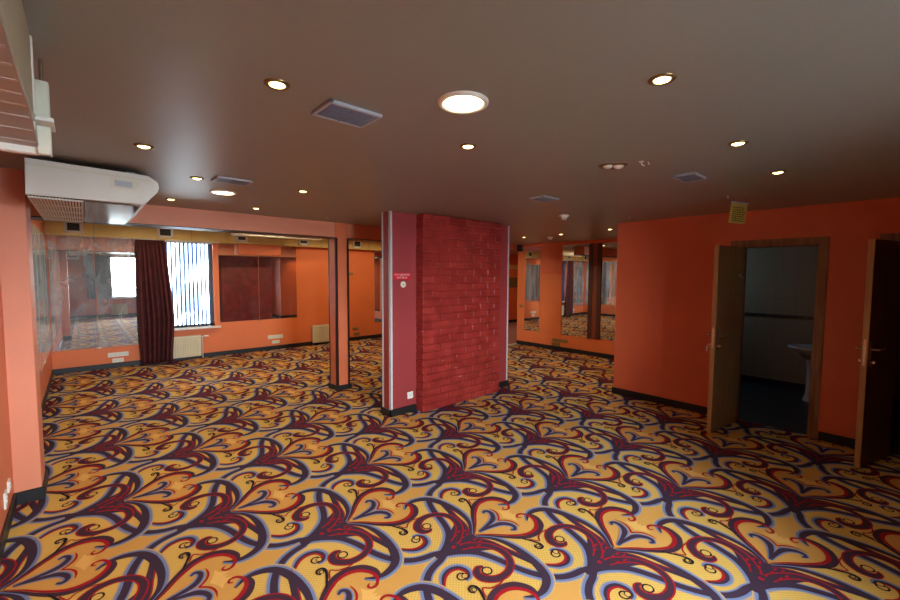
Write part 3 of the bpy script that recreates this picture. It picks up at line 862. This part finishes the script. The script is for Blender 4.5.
t = thing('vertical_blind', 'vertical slat blind in the bright back window', 'blind', (1.55, YB + .05, .67))
b = BM(); box(b, WX0 + .01, YB + .03, WZ1 - .045, WX1 - .01, YB + .075, WZ1 - .002, .003); obj('head_rail', b, M['white'], t)
for k in range(13):
    x = 1.10 + k * .0725
    b = BM(); a = math.radians(55); w = .034
    dx, dyy = math.cos(a) * w, math.sin(a) * w
    n = 5
    pts = []
    for i in range(n):
        u = -1 + 2 * i / (n - 1); bow = .004 * (1 - u * u)
        pts.append((x + dx * u - math.sin(a) * bow, YB + .052 + dyy * u + math.cos(a) * bow))
    A = [b.verts.new((p[0], p[1], WZ0 + .02)) for p in pts]; B = [b.verts.new((p[0], p[1], WZ1 - .045)) for p in pts]
    for i in range(n - 1): b.faces.new((A[i], A[i + 1], B[i + 1], B[i]))
    o = obj('slat', b, M['slat'], t)
    sm = o.modifiers.new('thickness', 'SOLIDIFY'); sm.thickness = .0012

# ------------------------------------------------------------------ radiators
def radiator(label, x0, x1, ywall, sgn, z0=.065, z1=.488, valve_right=True):
    """sgn=-1: hangs on a wall facing -y"""
    t = thing('radiator', label, 'radiator', ((x0 + x1) / 2, ywall, z0), 'panel radiators')
    ya, yb = ywall + sgn * .035, ywall + sgn * .10
    b = BM(); box(b, x0, ya, z0, x1, yb, z1, .006, 2); 
    n = int((x1 - x0 - .04) / .042)
    for k in range(n):
        x = x0 + .03 + (x1 - x0 - .06) * (k + .5) / n
        box(b, x - .011, min(yb - sgn * .002, yb + sgn * .014), z0 + .03, x + .011, max(yb - sgn * .002, yb + sgn * .014), z1 - .03, .004)
    obj('panel', b, M['radiator'], t)
    b = BM(); box(b, x0 - .003, ya - .004, z1 - .012, x1 + .003, yb + .004, z1 + .006, .003); obj('top_grille', b, M['radiator'], t)
    for x in (x0 + .1, x1 - .1):
        b = BM(); box(b, x - .015, min(ywall, ya), z0 + .05, x + .015, max(ywall, ya), z1 - .05)
        obj('bracket', b, M['white'], t)
    s = 1 if valve_right else -1; xe = x1 if valve_right else x0; ym = (ya + yb) / 2
    b = BM(); tube(b, [(xe, ym, z1 - .03), (xe + s * .06, ym, z1 - .03)], .010, 10)
    tube(b, [(xe + s * .03, ym, z1 - .03), (xe + s * .03, ym, .0)], .008, 8)
    pv = obj('supply_pipe', b, M['alu'], t)
    b = BM(); tube(b, [(xe + s * .06, ym, z1 - .028), (xe + s * .075, ym, z1 - .028), (xe + s * .135, ym, z1 - .028), (xe + s * .145, ym, z1 - .028)], [.016, .024, .021, .012], 14)
    obj('thermostat_head', b, M['white'], t, smooth=False)
    return t
radiator('cream panel radiator under the back window beside the curtain', 1.27, 1.757, YB, -1)
radiator('cream panel radiator on the back wall just left of the slim column', 4.13, 4.60, YB, -1)
radiator('cream radiator under the window behind, seen only in the back mirror', .80, 1.31, YF, 1, .065, .50, False)

# ------------------------------------------------------------------ sockets and switches
def plate(name, label, cat, axis, a0, a1, z0, z1, pos, sgn, gangs, mat, group=None, kind='socket'):
    if axis == 'y': loc = ((a0 + a1) / 2, pos, z0)
    else: loc = (pos, (a0 + a1) / 2, z0)
    t = thing(name, label, cat, loc, group)
    def bx(b, a, c, za, zb, d0, d1, bev=.002):
        if axis == 'y': box(b, a, pos + sgn * d0, za, c, pos + sgn * d1, zb, bev)
        else: box(b, pos + sgn * d0, a, za, pos + sgn * d1, c, zb, bev)
    b = BM(); bx(b, a0, a1, z0, z1, 0, .011); obj('plate', b, mat, t)
    w = (a1 - a0) / gangs
    for k in range(gangs):
        c = a0 + w * (k + .5); zc = (z0 + z1) / 2; r = min(w, z1 - z0) * .34
        if kind == 'socket':
            b = BM(); prof = [(0, .008), (r * .8, .008), (r * .86, .0135), (r, .0135), (r * 1.05, .010)]
            if axis == 'y': lathe(b, c, pos, [(q, sgn * h) for q, h in prof], 20, 'y', zc)
            else: lathe(b, pos, c, [(q, sgn * h) for q, h in prof], 20, 'x', zc)
            e = obj('socket_insert', b, mat, t)
            for s in (-1, 1):
                b = BM(); bx(b, c + s * r * .4 - .003, c + s * r * .4 + .003, zc - .003, zc + .003, .010, .0145, 0)
                obj('contact_hole', b, M['ventdark'], e)
        else:
            b = BM(); bx(b, c - w * .36, c + w * .36, z0 + (z1 - z0) * .16, z1 - (z1 - z0) * .16, .010, .0155); obj('rocker', b, mat, t)
    return t
plate('socket_strip', 'pale four-gang socket strip on the back wall between window radiator and slim column', 'socket', 'y', 3.10, 3.44, .255, .34, YB, -1, 4, M['whiteold'])
plate('socket_plate', 'pale double socket under the strip between window radiator and slim column', 'socket', 'y', 3.19, 3.36, .14, .215, YB, -1, 2, M['whiteold'])
plate('socket_strip', 'white four-gang socket strip on the back wall left of the curtain', 'socket', 'y', .285, .585, .205, .285, YB, -1, 4, M['white'])
plate('socket_plate', 'white double socket under the four-gang strip by the curtain', 'socket', 'y', .345, .51, .10, .175, YB, -1, 2, M['white'])
plate('socket_plate', 'small white socket higher up on the near left wall', 'socket', 'x', 4.12, 4.20, .21, .29, XL, 1, 1, M['white'])
plate('socket_plate', 'small white socket lower down on the near left wall', 'socket', 'x', 3.94, 4.02, .17, .28, XL, 1, 1, M['white'])
plate('socket_plate', 'white socket low on the red pier beside the bricks', 'socket', 'y', 3.005, 3.09, .175, .262, py0, -1, 1, M['white'])
plate('switch_plate', 'three-gang brass switch on the back wall beyond the slim column', 'switch', 'y', 5.06, 5.29, 1.73, 1.80, YB, -1, 3, M['brass'], None, 'switch')
plate('socket_plate', 'brass socket strip on the back wall right of the slim column, upper one', 'socket', 'y', 5.25, 5.42, .27, .345, YB, -1, 2, M['brass'])
plate('socket_plate', 'brass socket strip on the back wall right of the slim column, lower one', 'socket', 'y', 5.28, 5.46, .13, .21, YB, -1, 2, M['brass'])
plate('socket_strip', 'dull brass socket strip on the far wall under the orange panel', 'socket', 'x', 5.10, 5.50, .195, .275, XF, -1, 4, M['brass'])
plate('socket_plate', 'dull brass double socket under the strip on the far wall', 'socket', 'x', 5.30, 5.52, .10, .18, XF, -1, 2, M['brass'])
plate('switch_plate', 'brass switch on the far wall by its left end', 'switch', 'x', 6.38, 6.49, .95, 1.01, XF, -1, 1, M['brass'], None, 'switch')
# little box high at the left end of the far wall
b = BM(); box(b, XF - .09, 6.40, 2.34, XF - .031, 6.54, 2.50, .006); box(b, XF - .034, 6.44, 2.38, XF, 6.50, 2.46)
tag(obj('wall_speaker', b, M['greenbox'], None, origin=(XF, 6.47, 2.34)), 'dark little box high at the left end of the far wall', 'box')
# two panels on the hallway wall seen through the gap
b = BM(); box(b, 11.6, YB - .03, 1.30, 13.0, YB, 1.66, .004)
tag(obj('notice_panel', b, M['olive'], None, origin=(12.3, YB, 1.3)), 'olive panel on the hallway wall right of the brick pier', 'panel')
b = BM(); box(b, 11.6, YB - .03, 1.98, 13.0, YB, 2.12, .004)
tag(obj('notice_panel', b, M['duct'], None, origin=(12.3, YB, 1.98)), 'pale strip panel above the olive one on the hallway wall', 'panel')

# ------------------------------------------------------------------ signs
t = thing('wall_sign', 'small red sign with two lines of white lettering on the red pier', 'sign', (2.937, py0, 1.69))
b = BM(); box(b, 2.80, py0 - .004, 1.688, 3.058, py0, 1.772, .001); obj('sign_plate', b, M['signred'], t)
def glyph_line(b, x0, x1, z, h, y, seed):
    r = random.Random(seed); x = x0
    while x < x1 - .006:
        w = r.choice((.011, .013, .015)); k = r.random()
        y0, y1 = y - .0012, y
        st = .0034
        if k < .85: box(b, x, y0, z, x + st, y1, z + h)
        if k > .25: box(b, x + w - st, y0, z, x + w, y1, z + h)
        if k < .6: box(b, x, y0, z + h - st, x + w, y1, z + h)
        if k > .35: box(b, x, y0, z + h * .45, x + w, y1, z + h * .45 + st)
        if .2 < k < .55 or k > .8: box(b, x, y0, z, x + w, y1, z + st)
        x += w + .0045
b = BM(); glyph_line(b, 2.815, 3.045, 1.738, .022, py0 - .004, 1); glyph_line(b, 2.848, 3.012, 1.702, .022, py0 - .004, 5)
obj('lettering', b, M['signwhite'], t)
t = thing('key_switch', 'round pale key switch under the red sign on the pier', 'switch', (2.945, py0, 1.628))
b = BM(); lathe(b, 2.945, py0, [(0, -.014), (.028, -.014), (.036, -.010), (.039, 0)], 24, 'y', 1.628); obj('rosette', b, M['whiteold'], t, smooth=False)
b = BM(); lathe(b, 2.945, py0 - .014, [(0, -.004), (.010, -.004), (.012, 0)], 14, 'y', 1.628); obj('lock_core', b, M['brass'], t)

# yellow card hanging from the ceiling before the right wall
t = thing('hanging_sign', 'yellow card with dark lettering hanging from the ceiling by the door', 'sign', (4.74, 1.105, 2.25))
c0 = Vector((4.74, 1.105, 2.455)); an = math.radians(-46)
Rm = Matrix.Translation(c0) @ Matrix.Rotation(an, 4, 'Z') @ Matrix.Rotation(math.radians(7), 4, 'Y') @ Matrix.Translation((0, 0, -2.48))
b = BM(); box(b, -.075, -.004, 2.285, .075, .004, 2.475, .001); b.transform(Rm); obj('card', b, M['signyellow'], t)
b = BM()
rr = random.Random(3)
for k in range(7):
    z = 2.43 - k * .021; x = -.058 + rr.random() * .01
    while x < .052:
        w = rr.uniform(.008, .02); box(b, x, -.0052, z, min(x + w, .06), -.004, z + .009); x += w + .006
b.transform(Rm); obj('lettering', b, M['ink'], t)
b = BM(); box(b, -.077, -.007, 2.472, .077, .007, 2.492, .002); b.transform(Rm); obj('clip_bar', b, M['ventlight'], t)
for x in (-.06, .06):
    b = BM(); tube(b, [Rm @ Vector((x, 0, 2.488)), (Rm @ Vector((x, 0, 2.49))).xy.to_3d() + Vector((0, 0, CZ))], .002, 6)
    obj('hanger_wire', b, M['chrome'], t)

# ------------------------------------------------------------------ ceiling lights
def spot(loc, energy, size, ang=150, blend=.9, col=(1.0, .74, .42)):
    l = bpy.data.lights.new('downlight_beam', 'SPOT'); l.energy = energy; l.color = col
    l.spot_size = math.radians(ang); l.spot_blend = blend; l.shadow_soft_size = size
    o = bpy.data.objects.new('downlight_beam', l); COL.objects.link(o); o.location = loc
    return o
def make_downlight():
    t = thing('downlight', '', 'ceiling light', (0, 0, CZ), 'small warm downlights')
    b = BM(); lathe(b, 0, 0, [(.030, -.001), (.030, -.005), (.042, -.009), (.050, -.005), (.050, 0)], 26, 'z', CZ); obj('trim_ring', b, M['ring'], t, smooth=True)
    b = BM(); lathe(b, 0, 0, [(0, -.012), (.018, -.011), (.0295, -.006), (.0295, 0)], 22, 'z', CZ); obj('lamp', b, M['bulb'], t, smooth=True)
    return t
SP = [
 (.608, 1.721, 'small lit downlight left of the nearest ceiling vent'),
 (.301, 3.082, 'small lit downlight nearest the big white air conditioner'),
 (.706, 3.811, 'small lit downlight just left of the round light by the air conditioner'),
 (1.519, 5.057, 'small lit downlight close to the beam, right one of its pair'),
 (.70, 5.06, 'small lit downlight close to the beam, behind the air conditioner'),
 (1.53, 3.728, 'small lit downlight right of the round light by the air conditioner'),
 (1.722, 1.765, 'small lit downlight just beyond the big bright round light'),
 (1.695, .667, 'small lit downlight right of the big bright round light'),
 (2.815, .678, 'second of three downlights in the row towards the yellow card'),
 (3.80, .66, 'farthest downlight of the right-hand row, right of the yellow card'),
 (6.578, 4.277, 'small lit downlight by the far wall, above the curtain reflection'),
 (6.575, 5.123, 'small lit downlight just right of the top of the brick pier'),
 (6.437, 3.265, 'small lit downlight by the far wall beside the near wall corner'),
]
SP += [  # unseen downlights added to brighten the back bay and the hallway
 (1.2, 7.9, 'unseen added downlight on the upper ceiling behind the beam, nearest the left wall'),
 (2.75, 7.5, 'unseen added downlight on the upper ceiling behind the beam, before the maroon curtain side'),
 (4.4, 7.9, 'unseen added downlight on the upper ceiling behind the slim column'),
 (5.7, 7.9, 'unseen added downlight on the upper ceiling behind the brick pier'),
 (9.6, 8.2, 'unseen added downlight in the hallway beyond the far wall'),
]
proto = make_downlight()
for k, (x, y, l) in enumerate(SP):
    z = HZ if (y > 6 and x < 6.6) else CZ
    if k == 0: proto.location = (x, y, z); proto['label'] = l
    else: dup(proto, (x, y, z), l)
    spot((x, y, z - .02), (60 if y > 6 else 26 if x > 6 else 5 if x > 2.5 else 9), .03, *((176, .25) if y > 6 else (150, .9)))
t = thing('ceiling_light', 'big bright round ceiling light near the middle of the ceiling', 'ceiling light', (0, 0, CZ), 'big round ceiling lights')
b = BM(); lathe(b, 0, 0, [(.088, -.001), (.088, -.010), (.100, -.014), (.112, -.008), (.112, .003)], 36, 'z', CZ); obj('trim_ring', b, M['white'], t, smooth=True)
b = BM(); lathe(b, 0, 0, [(0, -.016), (.05, -.015), (.0875, -.008), (.0875, 0)], 32, 'z', CZ); obj('diffuser', b, M['bigbulb'], t, smooth=True)
bigs = [(1.275, 1.34), (1.003, 4.29)]
t.location = (*bigs[0], CZ)
dup(t, (*bigs[1], CZ), 'big round ceiling light glowing right of the white air conditioner')
for x, y in bigs: spot((x, y, CZ - .03), 22, .08, 160)

# unlit fittings
t = thing('unlit_downlight', 'unlit oval fitting with two white bulbs on the ceiling', 'ceiling light', (2.756, 1.39, CZ))
an = math.radians(-40)
b = BM(); lathe(b, 0, 0, [(.0, -.004), (.07, -.004), (.085, -.010), (.10, -.004), (.10, 0)], 30, 'z', 0); b.transform(Matrix.Translation((2.756, 1.39, CZ)) @ Matrix.Rotation(an, 4, 'Z') @ Matrix.Diagonal((1.0, .8, 1, 1))); obj('trim_ring', b, M['ring'], t, smooth=True)
for s in (-.035, .04):
    b = BM(); lathe(b, 0, 0, [(0, -.022), (.02, -.020), (.032, -.010), (.034, -.003)], 20, 'z', 0)
    b.transform(Matrix.Translation((2.756 + s * math.cos(an), 1.39 + s * math.sin(an), CZ))); obj('bulb', b, M['bulboff'], t, smooth=True)
t = thing('cable_stub', 'loose white wire ends poking from the ceiling by the unlit fitting', 'wire', (2.811, 1.203, CZ))
b = BM(); tube(b, [(2.80, 1.215, CZ + .004), (2.80, 1.213, CZ - .02), (2.815, 1.20, CZ - .028)], .004, 6); obj('wire', b, M['white'], t)
b = BM(); tube(b, [(2.83, 1.185, CZ), (2.838, 1.178, CZ - .02)], .003, 6)
obj('wire', b, M['white'], t)
b = BM(); lathe(b, 2.80, 1.215, [(0, -.006), (.014, -.005), (.018, 0)], 14, 'z', CZ); obj('rosette', b, M['white'], t)

# smoke detectors
def detector(x, y, label):
    t = thing('smoke_detector', label, 'smoke detector', (x, y, CZ), 'smoke detectors')
    b = BM(); lathe(b, x, y, [(0, -.012), (.062, -.012), (.066, -.006), (.066, 0)], 28, 'z', CZ); obj('base', b, M['white'], t, smooth=False)
    b = BM(); lathe(b, x, y, [(0, -.055), (.024, -.054), (.036, -.046), (.046, -.034), (.054, -.012)], 28, 'z', CZ); obj('sensor_head', b, M['white'], t, smooth=True)
    b = BM()
    for k in range(8):
        a = 2 * PI * k / 8; box(b, x + .047 * math.cos(a) - .004, y + .047 * math.sin(a) - .004, CZ - .032, x + .047 * math.cos(a) + .004, y + .047 * math.sin(a) + .004, CZ - .022)
    obj('slot', b, M['ventdark'], t)
    b = BM(); lathe(b, x + .02, y - .02, [(0, -.058), (.004, -.056), (.004, -.05)], 8, 'z', CZ); obj('indicator', b, M['signred'], t)
detector(4.581, 2.941, 'white smoke detector on the ceiling right of the brick pier, nearer one')
detector(6.938, 4.761, 'white smoke detector near the far wall, farther one')

# ceiling vents
def ceiling_vent(x0, x1, y0, y1, label, gap=True):
    t = thing('ceiling_vent', label, 'vent', ((x0 + x1) / 2, (y0 + y1) / 2, CZ), 'rectangular ceiling vents')
    b = BM(); f = .016; d = .016
    box(b, x0, y0, CZ - d, x1, y0 + f, CZ, .003); box(b, x0, y1 - f, CZ - d, x1, y1, CZ, .003)
    box(b, x0, y0, CZ - d, x0 + f, y1, CZ, .003); box(b, x1 - f, y0, CZ - d, x1, y1, CZ, .003)
    obj('frame', b, M['ventlight'], t)
    b = BM(); box(b, x0 + f, y0 + f, CZ - .006, x1 - f, y1 - f, CZ - .001); obj('backing', b, M['ventdark'], t)
    xm = (x0 + x1) / 2
    for a, c in ((x0 + f, xm - .006), (xm + .006, x1 - f)):
        b = BM(); n = 8
        for k in range(n):
            y = y0 + f + (y1 - y0 - 2 * f) * (k + .5) / n
            box(b, a, y - .006, CZ - .0145, c, y + .006, CZ - .007)
        obj('slats', b, M['grillgrey'], t)
    b = BM(); box(b, xm - .006, y0 + f, CZ - .0155, xm + .006, y1 - f, CZ - .006); obj('divider', b, M['grillgrey'], t)
ceiling_vent(.825, 1.090, 1.70, 1.90, 'grey louvred vent in the ceiling left of the big bright light')
ceiling_vent(.80, 1.065, 3.60, 3.79, 'grey louvred vent in the ceiling above the round light by the air conditioner')
ceiling_vent(3.28, 3.54, 2.33, 2.51, 'grey louvred vent in the ceiling before the brick pier')
ceiling_vent(3.35, 3.60, 1.06, 1.225, 'grey louvred vent in the ceiling left of the yellow card')
# small ceiling hooks
for x, y, l in ((4.60, 1.17, 'small white hook in the ceiling left of the yellow card'), (2.447, 5.184, 'small white hook in the ceiling before the slim column'), (5.35, 2.45, 'small white hook in the ceiling near the corner of the right wall')):
    b = BM(); lathe(b, x, y, [(0, -.006), (.010, -.005), (.012, 0)], 12, 'z', CZ); tube(b, [(x, y, CZ - .005), (x + .006, y, CZ - .022), (x + .012, y - .006, CZ - .016)], .003, 6)
    tag(obj('ceiling_hook', b, M['white'], None, origin=(x, y, CZ)), l, 'hook', 'ceiling hooks')

# ------------------------------------------------------------------ wash basins
def make_basin():
    # local: wall plane y=0 behind, bowl projects to +y; centred x=0
    t = thing('wash_basin', 'white pedestal wash basin in the restroom behind the open oak door', 'sink', (0, 0, 0), 'pedestal wash basins')
    b = BM(); n = 28
    secs = [(.0, .06, .62), (.55, .10, .60), (.80, .15, .66), (1.0, .0, .735), (1.02, 0, .765), (.92, 0, .768), (.80, 0, .74), (.45, .05, .66), (.0, .06, .645)]
    rings = []
    for s, sh, z in secs:
        R = []
        for k in range(n):
            a = 2 * PI * k / n
            x = .24 * s * math.cos(a); y = .285 + .265 * s * math.sin(a) - sh * (.5 if s < 1 else 0)
            R.append(b.verts.new((x, max(y, .0), z)))
        rings.append(R)
    for A, B in zip(rings, rings[1:]):
        for k in range(n): b.faces.new((A[k], A[(k + 1) % n], B[(k + 1) % n], B[k]))
    bmesh.ops.remove_doubles(b, verts=b.verts, dist=.0008)
    bmesh.ops.recalc_face_normals(b, faces=b.faces)
    obj('bowl', b, M['ceramic'], t, smooth=True)
    b = BM(); lathe(b, 0, .26, [(.10, 0), (.095, .03), (.075, .1), (.07, .4), (.085, .58), (.11, .645)], 24, 'z', 0); obj('pedestal', b, M['ceramic'], t, smooth=True)
    b = BM(); box(b, -.2, 0, .70, .2, .06, .785, .012, 2); obj('back_ledge', b, M['ceramic'], t)
    b = BM(); tube(b, [(0, .05, .78), (0, .05, .86), (0, .09, .885), (0, .16, .87)], [.018, .016, .013, .010], 12); tube(b, [(0, .05, .87), (0, .045, .905), (0, .11, .925)], [.014, .012, .006], 10)
    obj('tap', b, M['chrome'], t, smooth=True)
    return t
bs = make_basin(); bs.location = (7.56, .54, .004)
dup(bs, (7.60, -.55, .004), 'white wash basin in the dark restroom behind the right-hand door')

# ------------------------------------------------------------------ outdoors
b = BM(); box(b, -40, YB + .35, -.9, 45, 60, -.6); struct('ground_back', b, M['asphalt'])
b = BM(); box(b, -40, -60, -.9, 45, YF - .35, -.6); struct('ground_front', b, M['asphalt'])
t = thing('outdoor_building', 'pale building with blue panels outside the back window', 'building', (4.5, 28, -.6))
b = BM(); box(b, -8, 27, -.6, 18, 33, 16); obj('wall', b, M['facade'], t)
for x0, x1, z0, z1 in ((4.0, 4.95, 2.35, 4.4), (4.0, 4.95, -.4, 1.2), (5.4, 6.2, .6, 1.05), (2.6, 3.2, 2.0, 3.2)):
    b = BM(); box(b, x0, 26.95, z0, x1, 27.0, z1); obj('blue_panel', b, M['facadeblue'], t)

# ------------------------------------------------------------------ light
w = bpy.data.worlds.new('daylight'); SC.world = w; w.use_nodes = True
bg = w.node_tree.nodes['Background']; bg.inputs['Color'].default_value = (.86, .93, 1.0, 1); bg.inputs['Strength'].default_value = 94.0
def portal(x0, x1, z0, z1, y, sgn):
    l = bpy.data.lights.new('window_portal', 'AREA'); l.shape = 'RECTANGLE'; l.size = x1 - x0; l.size_y = z1 - z0
    l.cycles.is_portal = True
    o = bpy.data.objects.new('window_portal', l); COL.objects.link(o)
    o.location = ((x0 + x1) / 2, y, (z0 + z1) / 2); o.rotation_euler = (PI / 2 * sgn, 0, 0)
portal(WX0, WX1, WZ0, WZ1, YB + .19, -1)
portal(FX0, FX1, FZ0, FZ1, YF - .19, 1)
# dim bluish area light added to brighten the restroom, with no visible source
l = bpy.data.lights.new('restroom_fill_light', 'AREA'); l.shape = 'RECTANGLE'; l.size = .5; l.size_y = .6; l.energy = 3.5; l.color = (.45, .65, 1.0)
o = bpy.data.objects.new('restroom_fill_light', l); COL.objects.link(o); o.location = (7.6, YR - .2, 1.8); o.rotation_euler = (-PI / 2, 0, 0)

# ------------------------------------------------------------------ camera
cam = bpy.data.cameras.new('camera'); co = bpy.data.objects.new('camera', cam); COL.objects.link(co)
f, pi_, ya, ro = 408.357, math.radians(3.5287), math.radians(41.9215), math.radians(.28512)
cam.sensor_fit = 'HORIZONTAL'; cam.sensor_width = 36.0; cam.lens = 36.0 * f / 900.0
cam.clip_start = .02; cam.clip_end = 200
fw = Vector((math.sin(ya) * math.cos(pi_), math.cos(ya) * math.cos(pi_), -math.sin(pi_)))
r0 = Vector((math.cos(ya), -math.sin(ya), 0)); u0 = r0.cross(fw)
r = r0 * math.cos(ro) + u0 * math.sin(ro); u = u0 * math.cos(ro) - r0 * math.sin(ro)
mt = Matrix.Identity(4)
for i in range(3): mt[i][0] = r[i]; mt[i][1] = u[i]; mt[i][2] = -fw[i]
mt[0][3], mt[1][3], mt[2][3] = 0, 0, 1.75
co.matrix_world = mt
SC.camera = co

for o in bpy.data.objects:
    if '_o' in o: del o['_o']
vs = SC.view_settings
vs.view_transform = 'Standard'; vs.look = 'None'; vs.gamma = 1.0; vs.use_curve_mapping = False
vs.exposure = 0.1
SC.cycles.max_bounces = 10; SC.cycles.diffuse_bounces = 6; SC.cycles.glossy_bounces = 5; SC.cycles.transparent_max_bounces = 12
SC.cycles.sample_clamp_indirect = 8.0
